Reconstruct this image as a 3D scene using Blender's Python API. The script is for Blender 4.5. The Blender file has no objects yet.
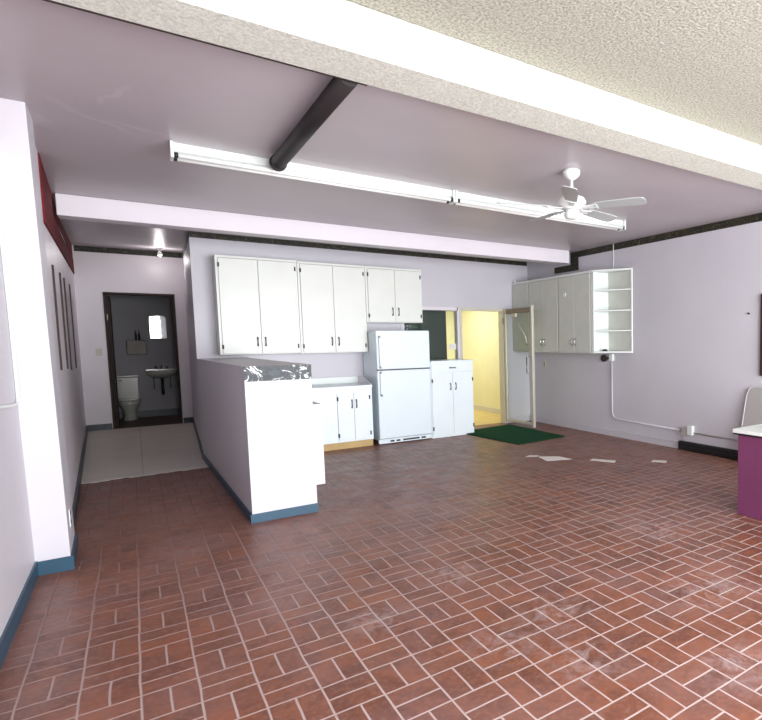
import bpy, bmesh, math, random
from mathutils import Vector, Matrix
random.seed(7)
S = bpy.context.scene
COL = S.collection

# ---------------------------------------------------------------- camera
YAW, PITCH, ROLL, FPX, PX, PY = 0.67157, 0.07936, -0.01189, 559.9, 580.56, 384.32
cy, sy, cp, sp, cr, sr = math.cos(YAW), math.sin(YAW), math.cos(PITCH), math.sin(PITCH), math.cos(ROLL), math.sin(ROLL)
fw = Vector((sy*cp, cy*cp, -sp)); rt = Vector((cy, -sy, 0)); up = rt.cross(fw)
r2 = rt*cr + up*sr; u2 = -rt*sr + up*cr
cam = bpy.data.cameras.new('camera'); camo = bpy.data.objects.new('camera', cam); COL.objects.link(camo)
M = Matrix((r2, u2, -fw)).transposed().to_4x4(); M.translation = Vector((0, 0, 1.51)); camo.matrix_world = M
cam.sensor_fit = 'HORIZONTAL'; cam.sensor_width = 36; cam.lens = FPX/762*36
cam.shift_x = (381-PX)/762; cam.shift_y = (PY-360)/762
cam.clip_start = 0.05; cam.clip_end = 200
S.camera = camo

# ---------------------------------------------------------------- world, lights, exposure
w = bpy.data.worlds.new('world'); S.world = w; w.use_nodes = True
bg = w.node_tree.nodes['Background']; bg.inputs[0].default_value = (0.80, 0.90, 1.0, 1); bg.inputs[1].default_value = 1.0
def area(name, loc, rot, sx, sz, power, col):
    l = bpy.data.lights.new(name, 'AREA'); l.shape = 'RECTANGLE'; l.size = sx; l.size_y = sz
    l.energy = power; l.color = col
    o = bpy.data.objects.new(name, l); o.location = loc; o.rotation_euler = rot; COL.objects.link(o); return o
# daylight through the glazed shop front behind the camera
area('daylight_shop_front', (2.72, -2.35, 1.45), (math.radians(90), 0, 0), 5.3, 2.6, 640, (0.945, 0.97, 1.0))
# lamp of the room beyond the glass door
area('lamp_back_room', (4.6, 10.6, 2.6), (0, 0, 0), 0.9, 0.9, 42, (0.97, 1.0, 0.98))
S.view_settings.view_transform = 'Standard'; S.view_settings.look = 'None'
S.view_settings.exposure = 0.50; S.view_settings.gamma = 1.0; S.view_settings.use_curve_mapping = False

# ---------------------------------------------------------------- helpers
def lin(c):
    return tuple(((x/255)/12.92 if x/255 <= .04045 else (((x/255)+.055)/1.055)**2.4) for x in c) + (1,)
class NT:
    def __init__(s, name):
        s.m = bpy.data.materials.new(name); s.m.use_nodes = True; s.t = s.m.node_tree; s.b = s.t.nodes['Principled BSDF']
    def n(s, typ, **kw):
        x = s.t.nodes.new(typ)
        for k, v in kw.items(): setattr(x, k, v)
        return x
    def l(s, a, b): s.t.links.new(a, b)
    def math(s, op, a, b=None, c=None):
        x = s.n('ShaderNodeMath', operation=op)
        for i, v in enumerate((a, b, c)):
            if v is None: continue
            if isinstance(v, (int, float)): x.inputs[i].default_value = v
            else: s.l(v, x.inputs[i])
        return x.outputs[0]
    def mix(s, f, a, b, blend='MIX'):
        x = s.n('ShaderNodeMix', data_type='RGBA', blend_type=blend)
        for sock, v in ((x.inputs[0], f), (x.inputs[6], a), (x.inputs[7], b)):
            if isinstance(v, (int, float, tuple)): sock.default_value = v
            else: s.l(v, sock)
        return x.outputs[2]
    def noise(s, scale, detail=3, rough=.5, vec=None, dist=0):
        x = s.n('ShaderNodeTexNoise'); x.inputs['Scale'].default_value = scale; x.inputs['Detail'].default_value = detail
        x.inputs['Roughness'].default_value = rough; x.inputs['Distortion'].default_value = dist
        if vec is None: vec = s.pos()
        s.l(vec, x.inputs['Vector']); return x
    def pos(s):
        if not hasattr(s, '_p'): s._p = s.n('ShaderNodeTexCoord').outputs['Object']
        return s._p
    def ramp(s, f, stops, interp='LINEAR'):
        x = s.n('ShaderNodeValToRGB'); x.color_ramp.interpolation = interp; e = x.color_ramp.elements
        while len(e) < len(stops): e.new(.5)
        for i, (p, c) in enumerate(stops): e[i].position = p; e[i].color = c if len(c) == 4 else lin(c)
        s.l(f, x.inputs[0]); return x.outputs[0]
    def bump(s, h, strength, dist=.01):
        x = s.n('ShaderNodeBump'); x.inputs['Strength'].default_value = strength; x.inputs['Distance'].default_value = dist
        s.l(h, x.inputs['Height']); s.l(x.outputs[0], s.b.inputs['Normal'])
    def base(s, c): 
        if isinstance(c, tuple): s.b.inputs['Base Color'].default_value = c
        else: s.l(c, s.b.inputs['Base Color'])
def paint(name, c, rough=.5, var=.06, scale=2.0, bump=.05, metal=0, fine=120, spec=.5):
    n = NT(name); a = lin(c); d = tuple(max(0, x*(1-var)) for x in a[:3])+(1,); u = tuple(min(1, x*(1+var)) for x in a[:3])+(1,)
    n.base(n.ramp(n.noise(scale, 4).outputs[0], [(.3, d), (.7, u)]))
    n.b.inputs['Roughness'].default_value = rough; n.b.inputs['Metallic'].default_value = metal
    n.b.inputs['Specular IOR Level'].default_value = spec
    if bump: n.bump(n.noise(fine, 2).outputs[0], bump)
    return n.m

# ---------------------------------------------------------------- materials
def m_floor():
    n = NT('basketweave_brick'); sep = n.n('ShaderNodeSeparateXYZ')
    # slight waviness of the joints
    wn = n.noise(3.0, 2); wv = n.n('ShaderNodeVectorMath', operation='MULTIPLY_ADD'); n.l(wn.outputs[1], wv.inputs[0])
    wv.inputs[1].default_value = (.016, .016, 0); n.l(n.pos(), wv.inputs[2]); n.l(wv.outputs[0], sep.inputs[0])
    x = n.math('DIVIDE', n.math('SUBTRACT', sep.outputs[0], .972), .2057)
    y = n.math('DIVIDE', n.math('SUBTRACT', sep.outputs[1], 2.337), .2212)
    ix, iy = n.math('FLOOR', x), n.math('FLOOR', y); fx, fy = n.math('FRACT', x), n.math('FRACT', y)
    par = n.math('FLOORED_MODULO', n.math('ADD', ix, iy), 2)          # 0: bricks lie along X
    v = n.math('ADD', n.math('MULTIPLY', fx, par), n.math('MULTIPLY', fy, n.math('SUBTRACT', 1, par)))
    half = n.math('GREATER_THAN', v, .5)
    ex = n.math('SUBTRACT', .5, n.math('ABSOLUTE', n.math('SUBTRACT', fx, .5)))
    ey = n.math('SUBTRACT', .5, n.math('ABSOLUTE', n.math('SUBTRACT', fy, .5)))
    em = n.math('ABSOLUTE', n.math('SUBTRACT', v, .5))
    d = n.math('MINIMUM', n.math('MINIMUM', ex, ey), em)
    mr = n.n('ShaderNodeMapRange', interpolation_type='SMOOTHSTEP'); n.l(d, mr.inputs[0])
    mr.inputs[1].default_value = .013; mr.inputs[2].default_value = .030
    brick = mr.outputs[0]
    cmb = n.n('ShaderNodeCombineXYZ'); n.l(ix, cmb.inputs[0]); n.l(iy, cmb.inputs[1]); n.l(half, cmb.inputs[2])
    wh = n.n('ShaderNodeTexWhiteNoise', noise_dimensions='3D'); n.l(cmb.outputs[0], wh.inputs[0])
    bc = n.ramp(wh.outputs[0], [(0, (100, 59, 46)), (.35, (110, 66, 51)), (.7, (118, 71, 54)), (1, (126, 76, 54))])
    mott = n.noise(38, 5, .65)
    bc = n.mix(n.math('MULTIPLY', n.ramp(mott.outputs[0], [(.48, (0, 0, 0, 1)), (.66, (1, 1, 1, 1))]), .6), bc, lin((142, 102, 90)))
    dark = n.noise(14, 4, .6)
    bc = n.mix(n.math('MULTIPLY', n.ramp(dark.outputs[0], [(.5, (0, 0, 0, 1)), (.65, (1, 1, 1, 1))]), .42), bc, lin((80, 48, 40)))
    og = n.noise(4.5, 5, .65, dist=.8)
    bc = n.mix(n.math('MULTIPLY', n.ramp(og.outputs[0], [(.46, (0, 0, 0, 1)), (.62, (1, 1, 1, 1))]), .5), bc, lin((144, 84, 56)))
    hz = n.noise(1.6, 5, .6, dist=.6)
    bc = n.mix(n.math('MULTIPLY', n.ramp(hz.outputs[0], [(.45, (0, 0, 0, 1)), (.65, (1, 1, 1, 1))]), .32), bc, lin((140, 108, 106)))
    # efflorescence: whitish patches in the front right part of the floor
    tot = None
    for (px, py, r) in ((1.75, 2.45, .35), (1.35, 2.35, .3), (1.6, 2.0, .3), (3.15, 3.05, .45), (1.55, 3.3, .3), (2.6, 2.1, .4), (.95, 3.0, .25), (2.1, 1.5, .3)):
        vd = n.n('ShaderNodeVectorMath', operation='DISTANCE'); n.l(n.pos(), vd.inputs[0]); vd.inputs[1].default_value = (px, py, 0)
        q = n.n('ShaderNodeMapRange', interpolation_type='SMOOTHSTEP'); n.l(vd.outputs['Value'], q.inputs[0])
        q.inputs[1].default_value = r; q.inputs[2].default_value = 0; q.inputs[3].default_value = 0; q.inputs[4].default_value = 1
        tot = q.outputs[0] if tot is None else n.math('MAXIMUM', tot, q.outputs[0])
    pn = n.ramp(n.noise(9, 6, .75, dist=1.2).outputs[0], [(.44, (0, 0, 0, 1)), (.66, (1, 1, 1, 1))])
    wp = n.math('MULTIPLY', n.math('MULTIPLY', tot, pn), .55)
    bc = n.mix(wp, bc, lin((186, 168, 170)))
    # grout: pale towards the shop front on the right, dirty towards the hall
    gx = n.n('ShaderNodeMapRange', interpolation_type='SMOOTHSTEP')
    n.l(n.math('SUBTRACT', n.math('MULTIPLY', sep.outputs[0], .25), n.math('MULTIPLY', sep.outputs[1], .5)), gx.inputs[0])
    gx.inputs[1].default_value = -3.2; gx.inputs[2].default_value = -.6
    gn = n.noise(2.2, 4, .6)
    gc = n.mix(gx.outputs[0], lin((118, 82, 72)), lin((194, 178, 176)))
    gc = n.mix(n.math('MULTIPLY', gn.outputs[0], .5), gc, lin((142, 104, 92)))
    n.base(n.mix(brick, gc, bc))
    rr = n.n('ShaderNodeMapRange'); n.l(n.noise(5, 5, .7).outputs[0], rr.inputs[0])
    rr.inputs[1].default_value = .3; rr.inputs[2].default_value = .7; rr.inputs[3].default_value = .30; rr.inputs[4].default_value = .5
    n.l(n.math('ADD', rr.outputs[0], n.math('MULTIPLY', n.math('SUBTRACT', 1, brick), .25)), n.b.inputs['Roughness'])
    n.b.inputs['Specular IOR Level'].default_value = .45
    h = n.math('ADD', n.math('MULTIPLY', brick, .8), n.math('MULTIPLY', mott.outputs[0], .35))
    n.bump(h, .45, .004)
    return n.m
def m_popcorn(name, a, b):
    n = NT(name); v = n.noise(70, 4, .7)
    n.base(n.ramp(v.outputs[0], [(.38, a), (.6, b)])); n.b.inputs['Roughness'].default_value = .95
    n.bump(v.outputs[0], 1.0, .02); return n.m
def m_border(name, dark, mids, lights, sc):
    n = NT(name); a = n.noise(sc, 5, .65, dist=1.5); b = n.noise(sc*.55, 3, .6, dist=2.5)
    c = n.ramp(a.outputs[0], [(.0, dark), (.50, dark), (.58, mids), (.66, dark), (1, dark)])
    c = n.mix(n.ramp(b.outputs[0], [(.62, (0, 0, 0, 1)), (.66, (1, 1, 1, 1))]), c, lin(lights))
    n.base(c); n.b.inputs['Roughness'].default_value = .6; return n.m
def m_swirl():
    n = NT('marbled_border_paper'); v = n.noise(9, 6, .6, dist=1.6)
    n.base(n.ramp(v.outputs[0], [(.30, (14, 18, 22)), (.40, (62, 72, 78)), (.46, (12, 16, 20)), (.52, (58, 66, 72)), (.56, (16, 20, 24)), (.585, (236, 240, 240)), (.66, (240, 244, 244)), (.69, (22, 28, 32))]))
    n.b.inputs['Roughness'].default_value = .5; return n.m
def m_glass(name='clear_glass', tint=(.95, .98, .97, 1)):
    n = NT(name); t = n.t; t.nodes.remove(n.b)
    tr = n.n('ShaderNodeBsdfTransparent'); tr.inputs[0].default_value = tint
    gl = n.n('ShaderNodeBsdfGlossy'); gl.inputs['Roughness'].default_value = .02; gl.inputs[0].default_value = (1, 1, 1, 1)
    lw = n.n('ShaderNodeLayerWeight'); fac = n.math('ADD', n.math('MULTIPLY', n.math('POWER', lw.outputs['Facing'], 4.0), .45), .015)
    mx = n.n('ShaderNodeMixShader'); n.l(fac, mx.inputs[0]); n.l(tr.outputs[0], mx.inputs[1]); n.l(gl.outputs[0], mx.inputs[2])
    n.l(mx.outputs[0], t.nodes['Material Output'].inputs[0]); return n.m
def m_rug():
    n = NT('green_carpet'); v = n.noise(180, 4, .8)
    n.base(n.ramp(v.outputs[0], [(.35, (14, 48, 30)), (.65, (30, 84, 52))])); n.b.inputs['Roughness'].default_value = 1
    n.b.inputs['Specular IOR Level'].default_value = .1; n.bump(v.outputs[0], .8, .01); return n.m
def m_vinyl():
    n = NT('hall_vinyl'); br = n.n('ShaderNodeTexBrick'); br.offset = 0; n.l(n.pos(), br.inputs[0])
    br.inputs['Scale'].default_value = 1; br.inputs['Brick Width'].default_value = 2.6; br.inputs['Row Height'].default_value = 1.4; br.inputs['Mortar Size'].default_value = .006
    br.inputs['Color1'].default_value = lin((232, 226, 214)); br.inputs['Color2'].default_value = lin((228, 220, 210)); br.inputs['Mortar'].default_value = lin((200, 190, 180))
    g = n.noise(3, 5, .6); n.base(n.mix(n.math('MULTIPLY', g.outputs[0], .25), br.outputs[0], lin((140, 126, 114))))
    n.b.inputs['Roughness'].default_value = .45; return n.m
def m_board():
    n = NT('painted_planks'); wv = n.n('ShaderNodeTexWave', bands_direction='Y'); wv.inputs['Scale'].default_value = 5; wv.inputs['Distortion'].default_value = .2
    n.l(n.pos(), wv.inputs[0])
    n.base(n.ramp(n.noise(6, 4).outputs[0], [(.3, (202, 204, 195)), (.7, (208, 210, 201))])); n.b.inputs['Roughness'].default_value = .4
    n.bump(wv.outputs[0], .05, .002); return n.m

BRICK = m_floor()
def m_ceil():
    n = NT('mauve_ceiling_paint'); sep = n.n('ShaderNodeSeparateXYZ')
    wn = n.noise(2.5, 3, .6); wv = n.n('ShaderNodeVectorMath', operation='MULTIPLY_ADD'); n.l(wn.outputs[1], wv.inputs[0])
    wv.inputs[1].default_value = (.25, .25, 0); n.l(n.pos(), wv.inputs[2]); n.l(wv.outputs[0], sep.inputs[0])
    c = n.ramp(n.noise(1.2, 4).outputs[0], [(.3, (184, 176, 180)), (.7, (193, 184, 189))])
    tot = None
    for (x, y, a, ln, wd) in ((.02, 4.93, .82, .42, .035), (.12, 4.45, 1.9, .28, .03), (.25, 5.0, .2, .25, .03), (-.30, 5.15, 1.2, .3, .10)):  # pale streaks: glossy reflections painted into the ceiling colour
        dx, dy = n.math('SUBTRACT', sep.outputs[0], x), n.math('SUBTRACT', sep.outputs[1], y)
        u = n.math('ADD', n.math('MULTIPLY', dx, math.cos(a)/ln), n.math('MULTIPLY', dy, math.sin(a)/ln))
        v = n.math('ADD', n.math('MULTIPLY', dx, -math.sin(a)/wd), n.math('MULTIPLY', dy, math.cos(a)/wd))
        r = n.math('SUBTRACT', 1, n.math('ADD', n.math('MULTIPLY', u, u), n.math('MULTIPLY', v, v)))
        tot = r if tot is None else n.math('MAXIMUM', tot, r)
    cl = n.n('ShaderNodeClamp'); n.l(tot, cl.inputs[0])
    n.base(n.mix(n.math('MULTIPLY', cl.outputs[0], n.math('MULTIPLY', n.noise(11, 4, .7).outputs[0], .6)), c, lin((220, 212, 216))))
    n.b.inputs['Roughness'].default_value = .36; n.bump(n.noise(4, 4, .6).outputs[0], .12, .02); return n.m
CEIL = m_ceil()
WALL = paint('pale_lilac_wall_paint', (203, 200, 207), .45, .03, 1.5, .05)
WALLH = paint('hall_wall_paint_lightened', (226, 219, 224), .35, .04, 1.5, .05)  # lightened to stand in for light missing in the hall
BEAMW = paint('beam_paint', (226, 220, 226), .45, .02)
WHITE = paint('white_gloss_paint', (226, 232, 228), .35, .02)
CAB = paint('cabinet_white', (229, 232, 225), .35, .025, 3, .02)
CABB = paint('base_cabinet_white', (236, 246, 250), .3, .02, 3, .02)
APPL = paint('appliance_enamel', (231, 243, 249), .22, .015, 2, .03, fine=300)
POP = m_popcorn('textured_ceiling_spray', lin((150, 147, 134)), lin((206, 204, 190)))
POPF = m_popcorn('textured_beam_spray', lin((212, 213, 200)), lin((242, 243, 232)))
BORD = m_border('dark_floral_border', lin((16, 12, 12)), lin((70, 70, 42)), (126, 122, 96), 34)
RED = paint('oxblood_paint', (104, 32, 38), .75, .15, 4, spec=.15)
BLUE = paint('teal_vinyl_skirting', (32, 70, 92), .4, .1, 3)
DKBASE = paint('dark_skirting', (34, 44, 54), .4, .1, 3)
DARKWOOD = paint('dark_wood', (52, 36, 30), .7, .2, 6)
CHROME = paint('brushed_chrome', (170, 170, 170), .25, .05, 5, 0, metal=1)
STEEL = paint('worn_steel', (128, 128, 126), .4, .1, 20, 0, metal=.7)
DKMET = paint('dark_hinge_metal', (60, 58, 58), .4, .1, 5, 0, metal=.8)
ALU = paint('aluminium_frame', (206, 202, 190), .35, .04, 3, 0, metal=.3)
ALUD = paint('bronzed_frame', (132, 118, 100), .4, .05, 3, 0, metal=.3)
BLACK = paint('black_flue_paint', (24, 17, 18), .6, .1, 5)
GLASS = m_glass()
RUG = m_rug()
VINYL = m_vinyl()
YEL = paint('yellow_wall_paint', (228, 222, 178), .6, .04, 3)
TAN = paint('tan_vinyl', (206, 180, 112), .5, .08, 5)
GREENB = paint('chalkboard_green', (32, 48, 38), .9, .08, 3)
PURP = paint('purple_laminate', (112, 56, 92), .35, .08, 2.5)
PORC = paint('porcelain', (190, 190, 180), .12, .02, 2, 0)
TUBE = paint('tube_glass', (244, 246, 242), .15, .01, 2, 0)
MARB = m_swirl()
PAPER = paint('paper_white', (226, 222, 216), .8, .03)
GREY = paint('grey_panel', (170, 166, 164), .5, .04)
YWOOD = paint('raw_plywood', (196, 166, 112), .6, .08, 8)
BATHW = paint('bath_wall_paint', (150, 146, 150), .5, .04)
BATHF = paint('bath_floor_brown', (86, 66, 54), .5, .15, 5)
BLKENAM = paint('black_heater_enamel', (18, 18, 20), .4, .05)  # plain black finish of heater and grille slots
PLAST = paint('ivory_plastic', (206, 200, 184), .4, .02)
BRONZE = paint('bronze_towel_box', (92, 78, 52), .4, .1, 6)
BLADE = paint('fan_blade_grey', (172, 176, 176), .45, .04, 6)
ENDC = m_board()
mirn = NT('mirror_silver'); mirn.base((.9, .9, .9, 1)); mirn.b.inputs['Metallic'].default_value = 1; mirn.b.inputs['Roughness'].default_value = .03; MIR = mirn.m

# ---------------------------------------------------------------- mesh helpers
def V(*a): return Vector(a)
def bx(bm, x0, x1, y0, y1, z0, z1, mi=0):
    vs = [bm.verts.new(p) for p in ((x0,y0,z0),(x1,y0,z0),(x1,y1,z0),(x0,y1,z0),(x0,y0,z1),(x1,y0,z1),(x1,y1,z1),(x0,y1,z1))]
    for f in ((3,2,1,0),(4,5,6,7),(0,1,5,4),(1,2,6,5),(2,3,7,6),(3,0,4,7)):
        bm.faces.new([vs[i] for i in f]).material_index = mi
    return vs
def prism(bm, pts, z0, z1):
    """pts: plan outline (x,y), counter clockwise; z0/z1 floats or lists"""
    n = len(pts); A = z0 if isinstance(z0, (list, tuple)) else [z0]*n; B = z1 if isinstance(z1, (list, tuple)) else [z1]*n
    lo = [bm.verts.new((p[0], p[1], A[i])) for i, p in enumerate(pts)]; hi = [bm.verts.new((p[0], p[1], B[i])) for i, p in enumerate(pts)]
    bm.faces.new(lo[::-1]); bm.faces.new(hi)
    for i in range(n): bm.faces.new((lo[i], lo[(i+1) % n], hi[(i+1) % n], hi[i]))
def extr(bm, pts, vec):
    """closed 3D outline extruded along vec"""
    a = [bm.verts.new(p) for p in pts]; b = [bm.verts.new(Vector(p)+Vector(vec)) for p in pts]; n = len(pts)
    bm.faces.new(a[::-1]); bm.faces.new(b)
    for i in range(n): bm.faces.new((a[i], a[(i+1) % n], b[(i+1) % n], b[i]))
def tube(bm, path, r, seg=12, caps=True):
    path = [Vector(p) for p in path]; rings = []; prev = None
    rs = r if isinstance(r, (list, tuple)) else [r]*len(path)
    for i, p in enumerate(path):
        t = (path[min(i+1, len(path)-1)]-path[max(i-1, 0)]).normalized()
        if prev is None:
            a = t.orthogonal().normalized()
        else:
            a = (prev - t*prev.dot(t)).normalized()
        prev = a; b = t.cross(a)
        rings.append([bm.verts.new(p+(a*math.cos(k*2*math.pi/seg)+b*math.sin(k*2*math.pi/seg))*rs[i]) for k in range(seg)])
    for i in range(len(rings)-1):
        for k in range(seg):
            bm.faces.new((rings[i][k], rings[i][(k+1) % seg], rings[i+1][(k+1) % seg], rings[i+1][k])).smooth = True
    if caps: bm.faces.new(rings[0][::-1]); bm.faces.new(rings[-1])
def lathe(bm, prof, c=(0, 0, 0), seg=28, sx=1, sy=1):
    """prof: list of (r,z) bottom to top"""
    rings = []
    for r, z in prof:
        rings.append([bm.verts.new((c[0]+r*sx*math.cos(k*2*math.pi/seg), c[1]+r*sy*math.sin(k*2*math.pi/seg), c[2]+z)) for k in range(seg)])
    for i in range(len(rings)-1):
        for k in range(seg):
            bm.faces.new((rings[i][k], rings[i][(k+1) % seg], rings[i+1][(k+1) % seg], rings[i+1][k])).smooth = True
    bm.faces.new(rings[0][::-1]); bm.faces.new(rings[-1])
def obj(name, bm, mats, parent=None, bevel=0, loc=None):
    bmesh.ops.recalc_face_normals(bm, faces=bm.faces)
    me = bpy.data.meshes.new(name); bm.to_mesh(me); bm.free()
    for m in (mats if isinstance(mats, (list, tuple)) else [mats]): me.materials.append(m)
    o = bpy.data.objects.new(name, me); COL.objects.link(o)
    if parent is not None: o.parent = parent
    if loc is not None: o.location = loc
    if bevel:
        b = o.modifiers.new('bevel', 'BEVEL'); b.width = bevel; b.segments = 2; b.limit_method = 'ANGLE'
    return o
def box(name, x0, x1, y0, y1, z0, z1, mat, parent=None, bevel=0):
    bm = bmesh.new(); bx(bm, x0, x1, y0, y1, z0, z1); return obj(name, bm, mat, parent, bevel)
def boxes(name, lst, mat, parent=None, bevel=0):
    bm = bmesh.new()
    for b in lst: bx(bm, *b)
    return obj(name, bm, mat, parent, bevel)
def cyl(name, path, r, mat, parent=None, seg=12):
    bm = bmesh.new(); tube(bm, path, r, seg); return obj(name, bm, mat, parent)
def lat(name, prof, mat, parent=None, c=(0, 0, 0), **k):
    bm = bmesh.new(); lathe(bm, prof, c, **k); return obj(name, bm, mat, parent)
def tag(o, label, cat, group=None):
    o['label'] = label; o['category'] = cat
    if group: o['group'] = group
    return o
def thing(name, label, cat, loc, rz=0, group=None):
    o = bpy.data.objects.new(name, None); COL.objects.link(o); o.empty_display_size = .1
    o.location = loc; o.rotation_euler = (0, 0, rz); return tag(o, label, cat, group)
def st(o, label=None):
    o['kind'] = 'structure'
    if label: o['label'] = label
    return o
def arc(c, r, a0, a1, ax, ay, n=6):
    c = Vector(c); ax = Vector(ax); ay = Vector(ay)
    return [c+ax*r*math.cos(a0+(a1-a0)*i/n)+ay*r*math.sin(a0+(a1-a0)*i/n) for i in range(n+1)]
PI = math.pi

# ================================================================ STRUCTURE
YB, XR, XL, ZC, YF = 8.85, 5.80, -.59, 2.96, -2.2
YH = 13.10
def hallx(y): return -.47 - .0362*(y-5.65)          # face of the hall's left wall
def hallr(y): return .637 + (y-YB)*.044
def hallz(y): return ZC if y < YB else ZC + (y-YB)*.066

b = bmesh.new(); bx(b, -.75, 6.0, YF-.1, 8.95, -.12, 0); st(obj('floor', b, BRICK), 'red brick basketweave floor')
b = bmesh.new(); prism(b, [(hallx(8.95)-.3, 8.951), (.84, 8.951), (.95, YH), (-1.1, YH)], -.12, 0); st(obj('floor', b, BATHF))
# worn vinyl sheet in the hall with a ragged front edge
b = bmesh.new(); pts = [(hallx(8.2)+.003, 8.20)]
ed = random.Random(3)
for i in range(1, 24): pts.append((-.56+1.20*i/24, 8.185 + ed.uniform(-.02, .02) - .02*(i/24)))
pts += [(.645, 8.16), (.634, YB), (hallr(YH)-.005, YH-.02), (hallx(YH)+.005, YH-.02)]
prism(b, pts, .001, .006); st(obj('floor', b, VINYL), 'worn pale vinyl floor of the hall')
# torn pale underlay along the edge
bm = bmesh.new()
for i in range(15):
    x = -.54+i*.082; 
    if i in (3, 4, 10): continue
    y = 8.17+ed.uniform(-.012, .012); wd = ed.uniform(.10, .15) if i < 8 else ed.uniform(.03, .06)
    bx(bm, x, x+.08, y-wd/2-.012, y+.01, .0062, .0085)
st(obj('trim_1', bm, PAPER), 'torn white edge of the vinyl floor')

# ceilings
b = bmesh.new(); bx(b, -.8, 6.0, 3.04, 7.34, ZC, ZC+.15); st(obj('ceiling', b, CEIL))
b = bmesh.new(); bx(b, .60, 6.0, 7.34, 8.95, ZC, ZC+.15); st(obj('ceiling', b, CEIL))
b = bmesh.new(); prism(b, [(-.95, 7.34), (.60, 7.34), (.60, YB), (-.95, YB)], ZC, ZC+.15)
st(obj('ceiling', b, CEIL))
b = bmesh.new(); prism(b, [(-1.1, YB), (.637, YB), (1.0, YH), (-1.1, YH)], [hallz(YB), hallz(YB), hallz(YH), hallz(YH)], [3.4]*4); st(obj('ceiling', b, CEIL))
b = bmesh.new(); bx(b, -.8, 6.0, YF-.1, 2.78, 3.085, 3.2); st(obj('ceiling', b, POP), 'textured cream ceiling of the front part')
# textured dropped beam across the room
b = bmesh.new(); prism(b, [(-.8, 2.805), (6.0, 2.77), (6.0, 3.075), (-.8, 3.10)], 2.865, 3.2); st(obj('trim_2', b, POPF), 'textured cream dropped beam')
b = bmesh.new(); prism(b, [(-.55, 3.101), (1.05, 3.095), (1.05, 3.12), (-.55, 3.126)], 2.868, 2.957); st(obj('trim_3', b, DARKWOOD), 'dark strip behind the textured beam')
# smooth lilac beam in front of the kitchen
b = bmesh.new(); bx(b, -.50, 5.64, 7.35, 7.56, 2.755, ZC-.001); st(obj('trim_4', b, BEAMW, bevel=.006), 'pale lilac ceiling beam')

# walls
b = bmesh.new(); bx(b, XL-.15, XL, YF, 5.05, 0, 3.2); st(obj('wall_left', b, WALL))
b = bmesh.new()   # boxed pier at the end of the near left wall, slightly battered towards the ceiling
prof_lo = [(-.74, 5.05), (-.417, 5.05), (-.432, 5.64), (-.74, 5.64)]; prof_hi = [(-.70, 4.76), (-.422, 4.76), (-.424, 5.10), (-.70, 5.64)]
lo = [b.verts.new((x, y, 0)) for x, y in prof_lo]; hi = [b.verts.new((x, y, ZC)) for x, y in prof_hi]
b.faces.new(lo[::-1]); b.faces.new(hi)
for i in range(4): b.faces.new((lo[i], lo[(i+1) % 4], hi[(i+1) % 4], hi[i]))
st(obj('wall_pier', b, WALL), 'white boxed pier on the left wall')
b = bmesh.new(); prism(b, [(hallx(5.64), 5.64), (hallx(YH), YH), (-1.1, YH), (-1.1, 5.64)], 0, 3.4); st(obj('wall_hall_left', b, WALLH))
b = bmesh.new(); prism(b, [(hallr(YB+.12), YB+.12), (.84, YB+.12), (1.0, YH), (hallr(YH), YH)], 0, 3.4); st(obj('wall_hall_right', b, WALL))
# hall end wall with the bathroom doorway
DX0, DX1, DZ = -.375, .655, 2.455
st(boxes('wall_hall_back', [(-1.1, DX0, YH, YH+.12, 0, 3.4), (DX1, 1.3, YH, YH+.12, 0, 3.4), (DX0, DX1, YH, YH+.12, DZ, 3.4)], WALLH))
# kitchen wall with window and door openings
WX0, WX1, WZ0, WZ1 = 3.42, 4.37, 1.10, 2.03
OX0, OX1, OZ = 4.43, 5.25, 2.05
st(boxes('wall_back', [(.637, WX0, YB, YB+.12, 0, 3.1), (WX0, WX1, YB, YB+.12, 0, WZ0), (WX0, WX1, YB, YB+.12, WZ1, 3.1), (WX1, OX0, YB, YB+.12, 0, 3.1),
   (OX0, OX1, YB, YB+.12, OZ, 3.1), (OX1, 5.95, YB, YB+.12, 0, 3.1)], WALL))
st(box('wall_right', XR, XR+.15, YF, YB+.12, 0, 3.2, WALL))
# shop front behind the camera: solid below and above, glazed in the middle
st(boxes('wall_front', [(-.75, .05, YF-.1, YF, 0, 3.2), (5.3, 5.95, YF-.1, YF, 0, 3.2), (.05, 5.3, YF-.1, YF, 2.75, 3.2), (.05, 5.3, YF-.1, YF, -.12, .12)], WALL))
bm = bmesh.new()
for x in (.05, 1.8, 3.5, 5.24): bx(bm, x, x+.06, YF-.08, YF-.02, .12, 2.75)
st(obj('window_1', bm, ALU), 'shop front mullions')
# half wall with kitchen-side cabinets (one solid bar)
b = bmesh.new()
pr = [(.70, 0), (1.21, 0), (1.21, .24), (1.285, .24), (1.285, .965), (1.212, .965), (1.212, 1.322), (.70, 1.322)]
extr(b, [(x, 5.35, z) for x, z in pr], (0, 3.498, 0))
for v_ in b.verts:
    if v_.co.x < .71 and v_.co.y > 8: v_.co.x = .637
st(obj('wall_partition', b, WALL), 'half wall between hall and kitchen, white front end')
b = bmesh.new(); bx(b, .699, 1.214, 5.343, 5.349, 1.195, 1.322); st(obj('trim_5', b, MARB), 'grey marbled border strip on the half wall end')

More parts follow.
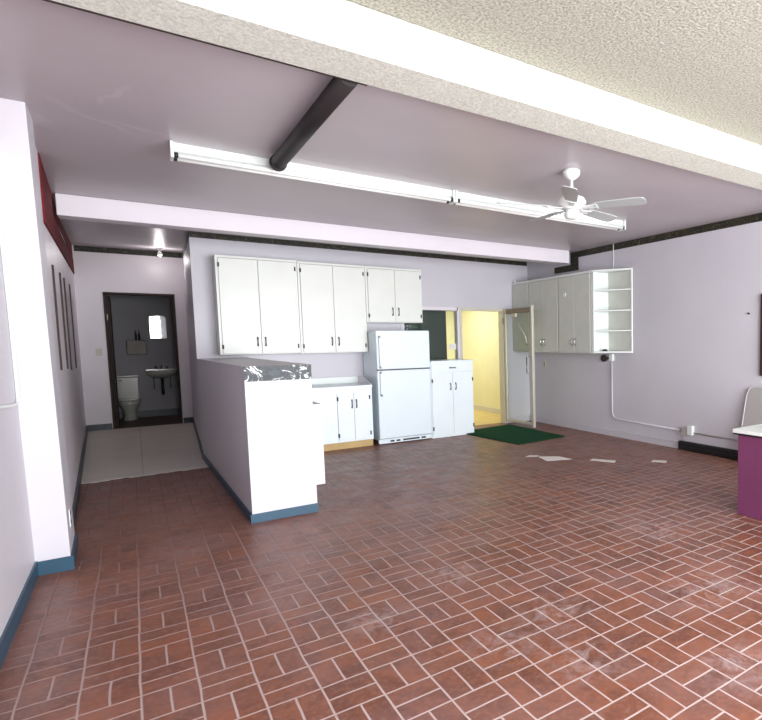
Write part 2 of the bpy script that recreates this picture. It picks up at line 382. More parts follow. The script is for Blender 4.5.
# skirting
def skirt(name, x0, x1, y0, y1, h, m, lab=None): return st(box(name, x0, x1, y0, y1, 0, h, m), lab)
skirt('baseboard_left', XL, XL+.012, YF, 5.05, .10, BLUE)
b = bmesh.new(); prism(b, [(-.578, 5.035), (-.402, 5.035), (-.418, 5.64), (-.430, 5.64), (-.42, 5.05), (-.578, 5.05)], 0, .095); st(obj('baseboard_pier', b, BLUE))
b = bmesh.new(); prism(b, [(.686, 5.335), (1.214, 5.335), (1.214, 5.349), (.6985, 5.349), (.6355, 8.84), (.622, 8.84)], 0, .075); st(obj('baseboard_partition', b, BLUE))
b = bmesh.new(); prism(b, [(hallx(5.66), 5.66), (hallx(5.66)+.02, 5.66), (hallx(YH-.02)+.02, YH-.02), (hallx(YH-.02), YH-.02)], .0, .11); st(obj('baseboard_hall_left', b, DKBASE))
b = bmesh.new(); prism(b, [(.622, YB), (.636, YB), (hallr(YH)-.001, YH-.01), (hallr(YH)-.014, YH-.01)], .0, .11); st(obj('baseboard_hall_right', b, DKBASE))
st(boxes('baseboard_hall_back', [(hallx(YH)+.02, DX0-.01, YH-.015, YH-.001, 0, .11), (DX1+.01, hallr(YH)-.015, YH-.015, YH-.001, 0, .11)], DKBASE))
st(boxes('baseboard_right', [(XR-.016, XR-.001, 5.14, YB-.002, 0, .085), (XR-.022, XR-.001, 5.14, YB-.002, .085, .097)], WALL))
st(boxes('baseboard_back', [(OX1+.06, XR-.03, YB-.016, YB-.001, 0, .09)], WALL))

# border paper
st(boxes('trim_6', [(XR-.006, XR-.001, 3.12, 7.52, 2.862, ZC-.002), (XR-.006, XR-.001, 7.31, 7.52, 2.655, 2.862), (XR-.006, XR-.001, 7.52, 7.98, 2.655, 2.76)], BORD), 'dark floral border paper on the right wall')
st(boxes('trim_7', [(.637, 5.79, YB-.006, YB-.001, 2.885, ZC-.002)], BORD), 'dark floral border paper on the kitchen wall')
st(boxes('trim_8', [(hallx(YH)+.03, hallr(YH)-.01, YH-.006, YH-.001, 3.14, hallz(YH-.01)-.002)], BORD), 'dark floral border paper at the end of the hall')
b = bmesh.new(); y0, y1 = YB+.02, YH-.01
extr(b, [(hallr(y0)-.001, y0, 2.87), (hallr(y1)-.001, y1, 3.13), (hallr(y1)-.001, y1, hallz(y1)-.003), (hallr(y0)-.001, y0, hallz(y0)-.003)], (-.005, 0, 0)); st(obj('trim_9', b, BORD), 'dark floral border paper on the hall side wall')
# red fascia boards
for k, (f0, f1, th) in enumerate(((0, .52, .014), (.535, 1, .009))):
    b = bmesh.new(); y0, y1 = 5.90, YH-.01
    def zz(y, f):
        lo_ = 2.43+(y-5.66)*.042; hi_ = hallz(y)-.003
        return lo_+(hi_-lo_)*f
    extr(b, [(hallx(y0)-.001, y0, zz(y0, f0)), (hallx(y1)-.001, y1, zz(y1, f0)), (hallx(y1)-.001, y1, zz(y1, f1)), (hallx(YB)-.001, YB, zz(YB, f1)), (hallx(y0)-.001, y0, zz(y0, f1))], (th, 0, 0))
    st(obj('trim_%d' % (10+k), b, RED), ('lower' if k == 0 else 'upper')+' dark red fascia board on the hall wall')
b = bmesh.new(); bx(b, XL, XL+.02, YF+.05, 4.75, 2.69, 3.08); st(obj('trim_12', b, RED), 'dark red fascia board on the near left wall')

# bathroom shell beyond the hall
YT = 14.86
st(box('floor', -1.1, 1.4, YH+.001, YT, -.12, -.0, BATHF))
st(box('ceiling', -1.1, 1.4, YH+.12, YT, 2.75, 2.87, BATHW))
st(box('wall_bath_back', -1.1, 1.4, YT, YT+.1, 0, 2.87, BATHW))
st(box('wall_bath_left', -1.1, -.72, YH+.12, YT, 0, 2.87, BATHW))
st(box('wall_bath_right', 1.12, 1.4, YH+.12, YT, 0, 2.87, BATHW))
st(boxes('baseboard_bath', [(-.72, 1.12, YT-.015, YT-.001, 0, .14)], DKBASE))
# doorway lining
fr = st(boxes('door_1', [(DX0, DX0+.035, YH-.02, YH+.14, 0, DZ), (DX1-.035, DX1, YH-.02, YH+.14, 0, DZ), (DX0, DX1, YH-.02, YH+.14, DZ-.035, DZ)], DARKWOOD), 'dark doorway lining of the bathroom')
lf = box('door_leaf', -.335, -.295, YH+.15, YH+.95, .01, 2.40, DARKWOOD, fr); lf['label'] = 'dark door leaf standing open'
box('hinge', -.342, -.33, YH-.021, YH+.05, 1.96, 2.06, PLAST, fr)

# back room beyond the glass door
RX1, RY1 = 5.86, 12.2
st(box('floor', 2.4, RX1+.1, YB+.121, RY1, -.12, -.001, TAN))
st(box('ceiling', 2.4, RX1+.1, YB+.121, RY1, 2.75, 2.87, YEL))
st(box('wall_room_right', RX1, RX1+.1, YB+.121, RY1, 0, 2.75, YEL))
st(box('wall_room_back', 2.4, RX1, RY1-.1, RY1, 0, 2.75, YEL))
st(box('wall_room_left', 2.3, 2.4, YB+.121, RY1, 0, 2.87, YEL))
st(boxes('baseboard_room', [(RX1-.014, RX1-.001, YB+.13, RY1-.11, 0, .10)], PLAST))

# ---------------- sidelight window in the kitchen wall
wf = st(boxes('window_2', [(WX0, WX1, YB-.012, YB+.10, WZ1-.0, WZ1+.055), (WX0, WX1, YB-.012, YB+.10, WZ0-.04, WZ0), (WX0-.05, WX0, YB-.012, YB+.1, WZ0-.04, WZ1+.055),
     (WX1-.02, WX1+.02, YB-.012, YB+.1, WZ0-.04, WZ1+.055)], BEAMW), 'white framed interior window beside the glass door')
box('window_pane', WX0, WX1-.02, YB+.05, YB+.056, WZ0, WZ1, GLASS, wf)
cb = thing('chalkboard', 'dark green board seen through the interior window behind the fridge', 'board', (3.9, 9.25, 0))
b = bmesh.new(); bx(b, -.75, .42, 0, .03, .9, 2.3); obj('panel', b, GREENB, cb)
b = bmesh.new(); extr(b, [(-.76, -.004, .88), (.435, -.004, .88), (.435, -.004, 2.3), (.4205, -.004, 2.3), (.4205, -.004, .8995), (-.76, -.004, .8995)], (0, .038, 0)); obj('edge', b, DARKWOOD, cb)
for xa in (-.70, .32): box('stand', xa, xa+.06, 0, .03, 0, .878, DARKWOOD, cb)

b = bmesh.new(); bx(b, 4.22, 4.34, YB+.046, YB+.0485, 1.37, 1.47); tag(obj('notice_paper', b, PAPER), 'small white paper taped on the interior window beside the glass door', 'paper')
# ---------------- door frame and open glass door
df = st(boxes('door_2', [(WX1+.021, OX0+.006, YB-.015, YB+.13, 0, OZ+.04), (OX1-.014, OX1+.045, YB-.03, YB+.13, 0, OZ+.04), (OX0-.004, OX1-.0141, YB-.015, YB+.13, OZ-.014, OZ+.04)], ALU), 'aluminium frame of the glass door')
box('hinge', OX1-.026, OX1-.0145, YB-.05, YB-.032, 1.80, 1.92, ALUD, df)
gd = thing('glass_door', 'open aluminium framed glass door swung into the room beside the green mat', 'door', (5.262, 8.78, 0), math.radians(-90+.9))
LEN = .875
b = bmesh.new(); bx(b, 0, .045, -.02, .02, .055, 2.07); o = obj('hinge_stile', b, ALU, gd, .003)
b = bmesh.new(); bx(b, LEN-.05, LEN, -.022, .022, .02, 2.10); o = obj('lock_stile', b, ALU, gd, .003)
b = bmesh.new(); bx(b, .045, LEN-.05, -.02, .02, 1.985, 2.07); o = obj('top_rail', b, ALUD, gd, .003); o['label'] = 'bronze brown top rail'
b = bmesh.new(); bx(b, .045, LEN-.05, -.02, .02, .055, .10); o = obj('bottom_rail', b, ALU, gd, .003)
b = bmesh.new(); bx(b, .045, LEN-.05, -.004, .004, .10, 1.985); o = obj('pane', b, GLASS, gd)
b = bmesh.new(); tube(b, [(LEN-.06, -.02, 1.23), (LEN-.13, -.055, 1.23), (LEN-.13, -.055, .95), (LEN-.06, -.02, .95)], .010, 10); obj('pull_handle', b, CHROME, gd)
b = bmesh.new(); bx(b, .30, .42, -.06, -.022, 1.92, 1.98); tube(b, [(.36, -.05, 1.93), (LEN-.06, -.13, 1.60), (LEN+.05, -.17, 1.50)], .011, 10); o = obj('closer_arm', b, PLAST, gd)

# ================================================================ THINGS
# ---------------- green mat
b = bmesh.new(); A = [(4.27, 6.86), (5.20, 6.94), (5.235, 8.62), (4.19, 8.40), (4.13, 8.12)]
prism(b, [(4.285, 6.86), (5.20, 6.95), (5.20, 8.60), (4.12, 8.45)], .001, .016)
tag(obj('floor_mat', b, RUG, bevel=.004), 'dark green carpet mat on the brick floor in front of the glass door', 'mat')

# ---------------- papers on the floor
def sheet(pts, label):
    b = bmesh.new(); prism(b, pts, .0015, .0035); return tag(obj('paper_sheet', b, PAPER), label, 'paper', 'white papers lying on the brick floor')
sheet([(3.96, 5.68), (4.26, 5.56), (4.24, 5.80), (4.03, 5.98)], 'largest white paper sheet on the brick floor, nearest the green mat')
b = bmesh.new(); prism(b, [(3.90, 6.08), (4.01, 5.99), (4.08, 6.02), (3.99, 6.12)], .0015, .0035); tag(obj('paper_sheet', b, PAPER), 'small white paper scrap touching the back corner of the largest sheet', 'paper', 'white papers lying on the brick floor')
sheet([(4.39, 5.36), (4.53, 5.05), (4.62, 5.12), (4.48, 5.40)], 'narrow white paper strip lying between the largest sheet and the small far right scrap')
sheet([(4.90, 4.79), (5.00, 4.63), (5.09, 4.70), (4.99, 4.84)], 'small white paper scrap lying nearest the black wall heater')

# ---------------- refrigerator
FX0, FX1, FY0, FY1 = 2.748, 3.560, 8.20, 8.82
fr = thing('refrigerator', 'white top freezer refrigerator standing between the kitchen base cabinets', 'refrigerator', ((FX0+FX1)/2, FY0, 0))
hw = (FX1-FX0)/2
b = bmesh.new(); bx(b, -hw, hw, .07, FY1-FY0, .05, 1.668); obj('body', b, APPL, fr, .008)
b = bmesh.new(); bx(b, -hw, hw, 0, .066, .085, 1.095); dl = obj('lower_door', b, APPL, fr, .012)
b = bmesh.new(); bx(b, -hw, hw, 0, .066, 1.11, 1.678); du = obj('freezer_door', b, APPL, fr, .012)
b = bmesh.new(); bx(b, -hw+.01, hw-.01, .012, .066, 1.096, 1.109); obj('gasket', b, DKMET, fr)
for par, z0, z1 in ((du, 1.13, 1.60), (dl, .72, 1.08)):
    b = bmesh.new(); bx(b, -hw+.03, -hw+.055, -.035, -.012, z0, z1); bx(b, -hw+.03, -hw+.055, -.035, .002, z0, z0+.03); bx(b, -hw+.03, -hw+.055, -.035, .002, z1-.03, z1); obj('handle', b, APPL, par, .004)
b = bmesh.new(); bx(b, -hw-.01, hw, .012, .07, .012, .078); gr = obj('kick_grille', b, APPL, fr, .004)
for x0, x1 in ((-.25, -.19), (-.16, -.10), (-.06, .20), (.23, .30)): box('grille_slot', x0, x1, .008, .0115, .030, .055, BLKENAM, gr)
for xa in (-hw+.04, hw-.09):
    for ya in (.15, .5): box('foot', xa, xa+.05, ya, ya+.05, 0, .0495, DKMET, fr)

# ---------------- cabinets
def pull(parent, x, y, z, s=.055, vertical=True, m=STEEL):
    """a small bow pull proud of y towards -Y"""
    b = bmesh.new()
    if vertical: p = [(x, y, z-s), (x, y-.022, z-s*.7), (x, y-.027, z), (x, y-.022, z+s*.7), (x, y, z+s)]
    else: p = [(x-s, y, z), (x-s*.7, y-.022, z), (x, y-.027, z), (x+s*.7, y-.022, z), (x+s, y, z)]
    tube(b, p, [.012, .008, .006, .008, .012], 8)
    o = obj('handle', b, m, parent); return o
def hinge(parent, x, y, z):
    b = bmesh.new(); bx(b, x-.009, x+.009, y-.006, y+.002, z-.028, z+.028); tube(b, [(x, y-.006, z-.028), (x, y-.006, z+.028)], .005, 8); return obj('hinge', b, DKMET, parent)
def wall_cabinet(x0, x1, z0, z1, label, last):
    D = .295; t = thing('wall_cabinet', label, 'cabinet', ((x0+x1)/2, 8.55, z0), 0, 'white wall cabinets on the kitchen wall'); h = (x1-x0)/2-.002; H = z1-z0
    b = bmesh.new(); bx(b, -h, h, .02, D-.002, 0, H); obj('body', b, CAB, t)
    b = bmesh.new(); bx(b, -h, h, -.012, .019, H-.028, H); bx(b, -h, -h+.028, -.0, .019, 0, H-.028); bx(b, h-.022, h, -.0, .019, 0, H-.028); obj('face_frame', b, CAB, t)
    for s in (-1, 1):
        a, c = (-h+.030, -.002) if s < 0 else (.002, h-.026)
        b = bmesh.new(); bx(b, a, c, -.018, .0, .012, H-.034); d = obj('door', b, CAB, t, .003)
        pull(d, s*.046, -.018, .165); e = a+.003 if s < 0 else c-.003
        hinge(d, e, -.019, .10); hinge(d, e, -.019, H-.12)
    return t
wall_cabinet(.868, 1.822, 1.372, 2.645, 'tall white wall cabinet at the left end of the row, above the marbled half wall', 0)
wall_cabinet(1.824, 2.738, 1.366, 2.636, 'tall white two-door wall cabinet in the middle of the row above the sink counter', 0)
wall_cabinet(2.740, 3.612, 1.808, 2.636, 'short white two-door wall cabinet hung above the refrigerator', 1)

# sink counter cabinet
t = thing('sink_cabinet', 'white base cabinet under the sink counter left of the refrigerator', 'cabinet', (1.31, 8.25, 0))
x1 = 2.672-1.31
b = bmesh.new(); bx(b, 0, x1, .02, .595, .10, .858); obj('body', b, CABB, t)
b = bmesh.new(); bx(b, 0, x1, .0, .0195, .80, .858); bx(b, 0, x1, .0, .0195, .10, .125); bx(b, x1-.035, x1, 0, .0195, .125, .80); bx(b, .83, .875, 0, .0195, .125, .8); bx(b, 0, .03, 0, .0195, .125, .8); obj('face_frame', b, CABB, t)
b = bmesh.new(); bx(b, 0, x1, .03, .05, 0, .098); o = obj('toe_kick', b, YWOOD, t); o['label'] = 'raw plywood toe kick'
for a, c, hx in ((.032, .43, .39), (.434, .828, .47), (.878, 1.10, 1.072), (1.104, x1-.037, 1.134)):
    b = bmesh.new(); bx(b, a, c, -.018, -.0005, .125, .80); d = obj('door', b, CABB, t, .003); pull(d, hx, -.018, .64)
    if a > .8:
        e = a+.004 if hx > (a+c)/2 else c-.004
        hinge(d, e, -.019, .2); hinge(d, e, -.019, .72)
wt = thing('worktop', 'white sink worktop with upstand and dark sloping side splash', 'worktop', (1.31, 8.225, .8585))
b = bmesh.new(); bx(b, 0, x1+.004, 0, .618, 0, .038); obj('slab', b, CABB, wt, .006)
b = bmesh.new(); bx(b, 0, x1+.004, .598, .618, .0385, .135); obj('upstand', b, WHITE, wt, .004)
b = bmesh.new(); extr(b, [(x1-.015, .02, .0385), (x1-.015, .597, .0385), (x1-.015, .597, .135), (x1-.015, .40, .135), (x1-.015, .02, .045)], (.018, 0, 0)); o = obj('side_splash', b, WALLH, wt)

# base cabinet to the right of the fridge
t = thing('base_cabinet', 'tall white base cabinet with drawer and two doors right of the refrigerator', 'cabinet', (3.925, 8.19, 0)); h = .361
b = bmesh.new(); bx(b, -h, h, .02, .62, .0, 1.185); obj('body', b, CABB, t)
b = bmesh.new(); bx(b, -h-.0, h+.004, -.022, .62, 1.186, 1.21); obj('top', b, CABB, t, .004)
b = bmesh.new(); bx(b, -h+.012, h-.012, -.0, .0195, 1.03, 1.165); d = obj('drawer', b, CABB, t, .003); pull(d, 0, 0, 1.095, .05, False)
pull(d, .0, 0, 1.095, .015, False)
for s in (-1, 1):
    a, c = (-h+.012, -.002) if s < 0 else (.002, h-.012)
    b = bmesh.new(); bx(b, a, c, 0, .0195, .035, 1.02); d = obj('door', b, CABB, t, .003); pull(d, s*.045, 0, .80, .05)
    hinge(d, (a+.004 if s < 0 else c-.004), -.001, .9); hinge(d, (a+.004 if s < 0 else c-.004), -.001, .15)

# right wall cabinets: run along Y, front plane X=5.47
RX = 5.47; Z0, Z1 = 1.305, 2.552
def side_cabinet(y0, y1, label, doors):
    t = thing('wall_cabinet', label, 'cabinet', (RX, y0, Z0), 0, 'pale wall cabinets on the right wall'); L = y1-y0-.003; H = Z1-Z0
    b = bmesh.new(); bx(b, .02, XR-RX-.008, 0, L, 0, H); obj('body', b, ENDC, t)
    b = bmesh.new(); bx(b, -.012, .0195, 0, L, H-.035, H); obj('top_rail', b, WHITE, t)
    b = bmesh.new(); bx(b, -.0, .0195, 0, L, 0, .011); obj('bottom_rail', b, WHITE, t)
    for i, (a, c, hy) in enumerate(doors):
        b = bmesh.new(); bx(b, -.018, -.0005, a, c, .012, H-.04); d = obj('door', b, ENDC, t, .003)
        q = bmesh.new(); z = .17
        tube(q, [(-.018, hy, z-.05), (-.040, hy, z-.036), (-.045, hy, z), (-.040, hy, z+.036), (-.018, hy, z+.05)], [.011, .007, .006, .007, .011], 8); obj('handle', q, CHROME, d)
    return t
side_cabinet(6.60, 7.43, 'pale two-door wall cabinet on the right wall, joined to the open corner shelf', [(.012, .41, .37), (.414, .815, .455)])
side_cabinet(7.433, 8.30, 'pale two-door wall cabinet on the right wall, middle one of the run', [(.012, .43, .39), (.434, .852, .475)])
side_cabinet(8.303, 8.84, 'narrow pale wall cabinet in the far corner, seen through the glass door', [(.008, .525, .06)])
# corner shelf: open triangular end bay
t = thing('corner_shelf', 'open white triangular end shelf with three boards on the right wall', 'shelf', (0, 0, 0))
PA, PB, PC = (RX, 6.555), (XR-.009, 6.04), (XR-.009, 6.555)
b = bmesh.new(); bx(b, RX-.012, XR-.009, 6.558, 6.595, Z0, Z1); obj('end_panel', b, WHITE, t)
b = bmesh.new(); bx(b, XR-.022, XR-.0085, 6.05, 6.556, Z0+.03, Z1-.03); obj('back_panel', b, ENDC, t)
for nm, z, th in (('bottom', Z0, .028), ('top', Z1-.028, .028), ('shelf_board', Z0+.325, .02), ('shelf_board', Z0+.625, .02), ('shelf_board', Z0+.93, .02)):
    ins = 0 if th > .025 else .0
    b = bmesh.new(); prism(b, [(RX-.012+ins, 6.556), (XR-.023, 6.03), (XR-.0235, 6.556)] if th < .025 else [(RX-.014, 6.556), (RX+.0, 6.52), (XR-.03, 6.025), (XR-.009, 6.025), (XR-.009, 6.556)], z, z+th); obj(nm, b, WHITE, t)
box('upright', XR-.032, XR-.009, 6.025, 6.048, Z0+.0285, Z1-.0285, WHITE, t); box('upright', RX-.014, RX+.012, 6.53, 6.556, Z0+.0285, Z1-.0285, WHITE, t)
b = bmesh.new(); lathe(b, [(.04, 0), (.045, .012), (.03, .025), (.012, .032)], (5.60, 6.44, Z0+.029), 18); tag(obj('ceramic_dish', b, DKMET), 'small dark dish sitting on the bottom board of the corner shelf', 'dish')
# round magnet on the middle cabinet
b = bmesh.new(); tube(b, [(RX-.0185, 7.24, 2.23), (RX-.030, 7.24, 2.23)], .034, 20); tag(obj('round_button', b, WHITE), 'round white knob stuck high on the right wall cabinet door', 'button')
b = bmesh.new(); lathe(b, [(.02, 0), (.026, .02), (.02, .045), (.006, .05)], (RX+.02, 8.80, Z1+.001), 16); tag(obj('finial', b, WHITE), 'small white knob on the far end of the right wall cabinets', 'knob')

# ---------------- conduit, outlets on the right wall
t = thing('conduit_run', 'white painted conduit running down and along the right wall', 'conduit', (0, 0, 0))
xc = XR-.016
p = [(xc, 6.49, 1.18), (xc, 6.49, .40)]+arc((xc, 6.37, .40), .12, 0, -PI/2, (0, 1, 0), (0, 0, 1), 8)[1:]+[(xc, 5.05, .262)]
cyl('pipe', p, .012, WALL, t); cyl('pipe', [(xc, 4.96, .25), (xc, 2.5, .235)], .010, GREY, t)
cyl('pipe', [(xc, 5.03, .23), (xc, 5.03, .14), (xc-.005, 5.09, .11)], .010, GREY, t)
b = bmesh.new(); bx(b, XR-.055, XR-.001, 4.955, 5.045, .20, .31); bb = obj('junction_box', b, GREY, t, .004)
b = bmesh.new(); bx(b, XR-.06, XR-.001, 4.86, 4.94, .22, .345); o = obj('outlet_cover', b, WHITE, t, .004)
b = bmesh.new(); bx(b, XR-.045, XR-.001, 6.45, 6.53, 1.18, 1.29); o = obj('upper_box', b, WHITE, t, .004)
b = bmesh.new(); tube(b, [(XR-.001, 6.68, 1.215), (XR-.035, 6.68, 1.215)], .055, 20); tube(b, [(XR-.03, 6.60, 1.215), (XR-.03, 6.52, 1.22)], .012, 8)
t = obj('round_outlet', b, DKMET); tag(t, 'round dark outlet on the right wall just under the corner shelf', 'outlet')
b = bmesh.new(); tube(b, [(XR-.022, 6.44, Z1+.002), (XR-.018, 6.43, 2.75), (XR-.016, 6.44, 2.955)], .006, 8); tag(obj('hanging_cord', b, WHITE), 'thin white cord rising from the corner shelf to the ceiling', 'cord')
b = bmesh.new(); bx(b, XR-.008, XR-.001, 8.30, 8.37, 1.02, 1.13); o = obj('wall_outlet', b, PLAST); tag(o, 'ivory wall outlet behind the glass door', 'outlet')
b = bmesh.new(); bx(b, XR-.0085, XR-.008, 8.318, 8.35, 1.085, 1.108); obj('socket', b, DKMET, o)
box('socket', XR-.0085, XR-.008, 8.318, 8.35, 1.045, 1.068, DKMET, o)
# small dark screw plug in the wall
b = bmesh.new(); tube(b, [(XR-.001, 4.03, 1.80), (XR-.02, 4.03, 1.80)], .012, 12); tag(obj('wall_plug', b, DKMET), 'small dark plug in the bare right wall near the window', 'plug')

# heater
t = thing('baseboard_heater', 'low black baseboard heater at the foot of the right wall', 'heater', (XR-.05, 3.9, 0))
b = bmesh.new(); extr(b, [(.049, -1.4, .0), (.049, -1.4, .12), (.02, -1.4, .12), (.0, -1.4, .105), (.0, -1.4, .01), (.005, -1.4, 0)], (0, 2.6, 0)); obj('casing', b, BLKENAM, t)
b = bmesh.new(); bx(b, -.005, -.0005, -1.35, 1.15, .05, .058); o = obj('front_fin', b, DKMET, t)

# window on the right wall (only its dark left edge shows) and leaning grey panel
wn = st(boxes('window_3', [(XR-.03, XR-.001, 3.80, 3.855, 1.06, 2.02), (XR-.03, XR-.001, 2.60, 3.80, 1.06, 1.11), (XR-.03, XR-.001, 2.60, 3.80, 1.97, 2.02), (XR-.03, XR-.001, 2.55, 2.6, 1.06, 2.02)], DARKWOOD), 'dark framed window at the right edge')
box('window_pane', XR-.012, XR-.008, 2.6, 3.83, 1.11, 1.97, GLASS, wn)
t = thing('leaning_board', 'grey board with white rim leaning on the right wall behind the purple counter', 'board', (XR-.05, 3.75, 0))
b = bmesh.new(); o2 = [(0, -.45, .02), (0, .29, .02), (0, .30, .42), (0, .27, .82), (0, .24, .90), (0, .17, .925), (0, -.45, .95)]
extr(b, [(x-.12*(1-z/.95)+.02, y, z) for x, y, z in o2], (.02, 0, 0)); obj('panel', b, GREY, t)
b = bmesh.new(); pp = [(x-.12*(1-z/.95)+.02, y, z) for x, y, z in o2[1:]]; tube(b, pp, .006, 8); obj('rim', b, WALL, t)

# ---------------- purple counter
t = thing('reception_counter', 'purple counter with white top cut by the right edge of the picture', 'counter', (3.985, 1.6, 0))
b = bmesh.new(); bx(b, 0, .50, 0, 1.265, 0, .6915); obj('body', b, PURP, t, .004)
b = bmesh.new(); bx(b, -.028, .56, -.03, 1.30, .705, .738); o = obj('top', b, WHITE, t, .004); o['label'] = 'white counter top'
b = bmesh.new(); bx(b, -.025, .563, -.033, 1.296, .692, .7045); o = obj('top_edging', b, DKMET, t)
b = bmesh.new(); lathe(b, [(.05, 0), (.055, .01), (.055, .085), (.045, .09)], (4.50, 2.80, .7385), 24); o = obj('white_tub', b, WHITE); tag(o, 'small white tub standing on the purple counter', 'container')

# ---------------- fluorescent fixtures, flue pipe, fan
def strip(x0, x1, ya, yb, label):
    t = thing('strip_light', label, 'light', (x0, ya, ZC), math.atan2(yb-ya, x1-x0), 'fluorescent strip lights end to end on the ceiling'); L = x1-x0-.004
    b = bmesh.new(); extr(b, [(.0, -.028, -.001), (.0, .06, -.001), (.0, .06, -.055), (.0, .03, -.075), (.0, 0, -.075), (.0, -.028, -.055)], (L, 0, 0)); obj('housing', b, WHITE, t)
    for xa in (0, L-.02):
        b = bmesh.new(); bx(b, xa, xa+.02, -.066, .066, -.115, -.0012); obj('end_socket', b, WHITE, t, .003)
    for s in (-.045, .045):
        b = bmesh.new(); tube(b, [(.045, s, -.093), (L-.045, s, -.093)], .019, 14); tb = obj('tube', b, TUBE, t)
        for xa in (.021, L-.0445):
            b = bmesh.new(); tube(b, [(xa, s, -.093), (xa+.0235, s, -.093)], .0195, 14); obj('tube_cap', b, DKMET, tb)
    return t
strip(.285, 2.505, 5.08, 5.11, 'long white twin tube strip light on the mauve ceiling, left one by the black pipe')
strip(2.507, 4.80, 5.112, 5.17, 'long white twin tube strip light on the mauve ceiling, right one by the fan')
t = thing('flue_pipe', 'black round pipe slung under the mauve ceiling in front of the strip light', 'pipe', (0, 0, 0))
b = bmesh.new(); tube(b, [(.965, 3.13, 2.90), (.955, 4.93, 2.90)], .052, 24); obj('pipe', b, BLACK, t)
b = bmesh.new(); tube(b, [(.956, 4.90, 2.90), (.955, 4.945, 2.90)], .060, 24); obj('collar', b, BLACK, t)
b = bmesh.new(); bx(b, .93, .985, 4.80, 4.83, 2.945, 2.96); obj('hanger', b, DKMET, t)

t = thing('ceiling_fan', 'white five-blade ceiling fan hanging from the mauve ceiling', 'fan', (3.02, 3.89, ZC))
lat('canopy', [(.02, -.085), (.045, -.07), (.070, -.045), (.076, -.02), (.072, -.001)], WHITE, t)
lat('downrod', [(.013, -.22), (.013, -.08)], WHITE, t, seg=14)
lat('motor', [(.05, -.335), (.09, -.325), (.12, -.295), (.125, -.265), (.105, -.235), (.06, -.215), (.022, -.205), (.020, -.19)], WHITE, t)
lat('switch_housing', [(.03, -.415), (.06, -.405), (.068, -.375), (.06, -.338)], WHITE, t)
ex, ey = Vector((.783, -.622, 0)), Vector((.622, .783, 0))
for k in range(5):
    ph = math.radians(-19+72*k); d = ex*math.cos(ph)+ey*math.sin(ph); s = Vector((-d.y, d.x, 0)); z = -.325
    tilt = -.22
    bI = bmesh.new(); extr(bI, [tuple(d*a+s*w_+Vector((0, 0, z+w_*tilt))) for a, w_ in ((.09, -.018), (.19, -.03), (.23, -.045), (.23, .045), (.19, .03), (.09, .018))], (0, 0, .006)); ir = obj('blade_iron', bI, WHITE, t)
    bB = bmesh.new(); pts = [(.20, -.045), (.30, -.055), (.52, -.064), (.625, -.060), (.645, -.04), (.65, 0), (.645, .04), (.625, .060), (.52, .064), (.30, .055), (.20, .045)]
    extr(bB, [tuple(d*a+s*w_+Vector((0, 0, z+.008+w_*tilt))) for a, w_ in pts], (0, 0, .007)); bl = obj('blade', bB, BLADE, t)
    for sc in (-.02, .02):
        bS = bmesh.new(); c = d*.215+s*sc+Vector((0, 0, z-.006+sc*tilt)); lathe(bS, [(.006, 0), (.008, .005)], tuple(c), 8)
        obj('screw', bS, CHROME, ir)

# ---------------- hall details
for k, (y, z0, z1) in enumerate(((6.50, 1.305, 2.19), (7.72, 1.275, 2.245), (8.63, 1.235, 2.275), (10.3, 1.205, 2.34))):
    b = bmesh.new(); x = hallx(y); wd = .028
    bx(b, x-.001, x+.012, y-wd, y+wd, z0, z1)
    o = obj('shelf_track', b, DARKWOOD)
    tag(o, ['dark vertical shelf track on the hall wall, nearest the white pier', 'dark vertical shelf track on the hall wall, second from the white pier', 'dark vertical shelf track on the hall wall, third from the white pier', 'dark vertical shelf track on the hall wall, farthest towards the bathroom'][k], 'shelf track', 'dark shelf tracks on the hall wall')
b = bmesh.new(); bx(b, -.432, -.418, 5.22, 5.30, .25, .37); o = obj('wall_outlet', b, WHITE); tag(o, 'white outlet low on the inner side of the white pier', 'outlet')
b = bmesh.new(); bx(b, -.4179, -.4170, 5.235, 5.285, .33, .355); obj('socket', b, DKMET, o)
box('socket', -.4179, -.4170, 5.235, 5.285, .265, .29, DKMET, o)
b = bmesh.new(); bx(b, -.53, -.44, YH-.010, YH-.001, 1.33, 1.46); o = obj('light_switch', b, PLAST, bevel=.003); tag(o, 'ivory light switch left of the bathroom doorway', 'switch')
b = bmesh.new(); bx(b, -.49, -.48, YH-.022, YH-.0105, 1.38, 1.41); obj('toggle', b, PLAST, o)
zc = hallz(12.3)
bl = bpy.data.lights.new('hall_fill_light', 'POINT'); bl.energy = 6; bl.color = (1, .95, .95); bl.shadow_soft_size = .04  # fill added to brighten the hall end; the bulb itself is unlit
blo = bpy.data.objects.new('hall_fill_light', bl); blo.location = (.45, 12.3, zc-.19); COL.objects.link(blo)
t = thing('bulb_holder', 'small white bare bulb holder on the hall ceiling', 'light', (.45, 12.3, zc))
lat('holder', [(.022, -.05), (.03, -.04), (.045, -.022), (.055, -.001)], WHITE, t, seg=18); lat('bulb', [(.008, -.145), (.03, -.13), (.036, -.105), (.024, -.07), (.014, -.051)], TUBE, t, seg=18)
# cable on the near left wall
b = bmesh.new(); xw = XL+.009
tube(b, [(xw, 4.78, 2.70), (xw, 4.78, 2.55), (xw, 4.80, 2.35), (xw, 4.82, 2.1), (xw, 4.86, 1.6), (xw, 4.88, 1.24)]+arc((xw, 4.80, 1.24), .08, 0, -PI/2, (0, 1, 0), (0, 0, 1), 6)[1:]+[(xw, 4.6, 1.165), (xw, 4.2, 1.19), (xw, 3.6, 1.20)], .009, 8)
tag(obj('wall_cable', b, WHITE), 'white cable stapled down the near left wall beside the pier', 'cable')

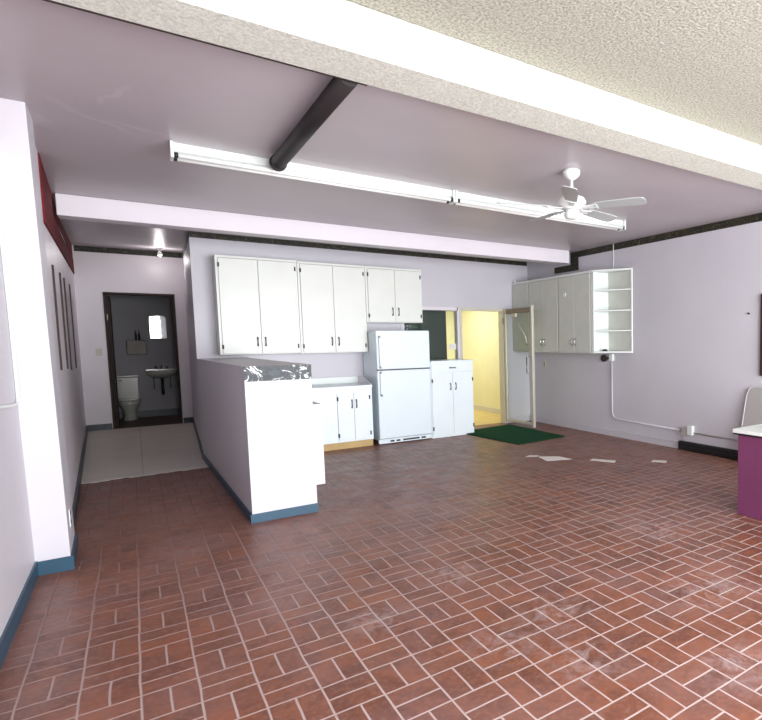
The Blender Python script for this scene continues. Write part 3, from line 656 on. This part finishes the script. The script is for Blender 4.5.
# ---------------- bathroom
t = thing('toilet', 'pale toilet standing against the back wall of the bathroom', 'toilet', (-.13, YT, 0))
b = bmesh.new(); bx(b, -.19, .17, -.20, -.01, .42, .86); obj('tank', b, PORC, t, .02)
b = bmesh.new(); bx(b, -.20, .18, -.215, -.005, .862, .895); obj('tank_lid', b, PORC, t, .008)
b = bmesh.new(); tube(b, [(-.15, -.205, .80), (-.15, -.225, .80), (-.10, -.23, .79)], .008, 8); obj('flush_lever', b, CHROME, t)
lat('bowl', [(.10, 0), (.12, .02), (.10, .12), (.12, .22), (.17, .32), (.19, .40)], PORC, t, c=(0, -.42, 0), sy=1.25)
lat('seat', [(.19, .401), (.195, .412), (.19, .425), (.17, .43)], PORC, t, c=(0, -.42, 0), sy=1.28)
b = bmesh.new(); bx(b, -.10, .10, -.28, -.05, 0, .40); obj('pedestal', b, PORC, t, .03)
t = thing('wash_basin', 'wall hung wash basin with exposed trap below the bathroom mirror', 'basin', (.43, YT, 0))
bm = bmesh.new(); lathe(bm, [(.08, .82), (.17, .85), (.235, .90), (.26, .955), (.25, .965), (.20, .93), (.08, .90)], (0, -.25, 0), 28, sx=1.05, sy=.85); obj('bowl', bm, PORC, t)
b = bmesh.new(); bx(b, -.27, .27, -.09, -.005, .90, 1.01); obj('back_ledge', b, PORC, t, .012)
for s in (-.09, .09):
    b = bmesh.new(); lathe(b, [(.022, 1.011), (.018, 1.03), (.026, 1.045), (.026, 1.065), (.012, 1.07)], (s, -.06, 0), 14); obj('tap', b, CHROME, t)
b = bmesh.new(); tube(b, [(0, -.06, 1.011), (0, -.07, 1.06), (0, -.14, 1.075), (0, -.17, 1.05)], .011, 10); obj('spout', b, CHROME, t)
b = bmesh.new(); tube(b, [(0, -.22, .84), (0, -.22, .55), (0, -.20, .48), (0, -.16, .48), (0, -.14, .53), (0, -.01, .56)], .024, 12); o = obj('trap_pipe', b, DKMET, t)
for s in (-.14, .14):
    b = bmesh.new(); tube(b, [(s, -.12, .88), (s, -.11, .60), (s, -.01, .58)], .008, 8); obj('supply_pipe', b, CHROME, t)
t = thing('bathroom_mirror', 'bright mirror hanging above the bathroom wash basin', 'mirror', (.42, YT, 1.64))
b = bmesh.new(); pts = [(-.14, 0), (.145, 0), (.145, .44), (.11, .48), (.0, .495), (-.14, .47)]
extr(b, [(x, -.035, z) for x, z in pts], (0, .0338, 0)); obj('cabinet_back', b, ALU, t)
b = bmesh.new(); extr(b, [(x*.93, -.040, .015+z*.94) for x, z in pts], (0, .0045, 0)); obj('glass', b, MIR, t)
t = thing('towel_box', 'bronze box shelf on the bathroom wall above the toilet', 'box', (.05, YT, 1.31))
b = bmesh.new(); bx(b, -.165, .16, -.12, -.001, 0, .30); obj('box', b, BRONZE, t, .006)
b = bmesh.new(); bx(b, -.15, .145, -.128, -.1205, .02, .28); obj('front', b, BRONZE, t, .003)
for s_, nm in ((-.025, 'left'), (.03, 'right')):
    tag(lat('bottle', [(.018, 0), (.018, .12), (.008, .16), (.008, .21)], DKMET, c=(.07+s_, YT-.06, 1.611), seg=12), nm+' thin dark bottle standing on the bronze box in the bathroom', 'bottle', 'bottles on the bronze box')
t = tag(lat('ceiling_vent', [(.05, -.03), (.07, -.015), (.07, 0)], DKMET, c=(.22, 14.2, 2.749)), 'dark round fixture on the bathroom ceiling', 'vent')
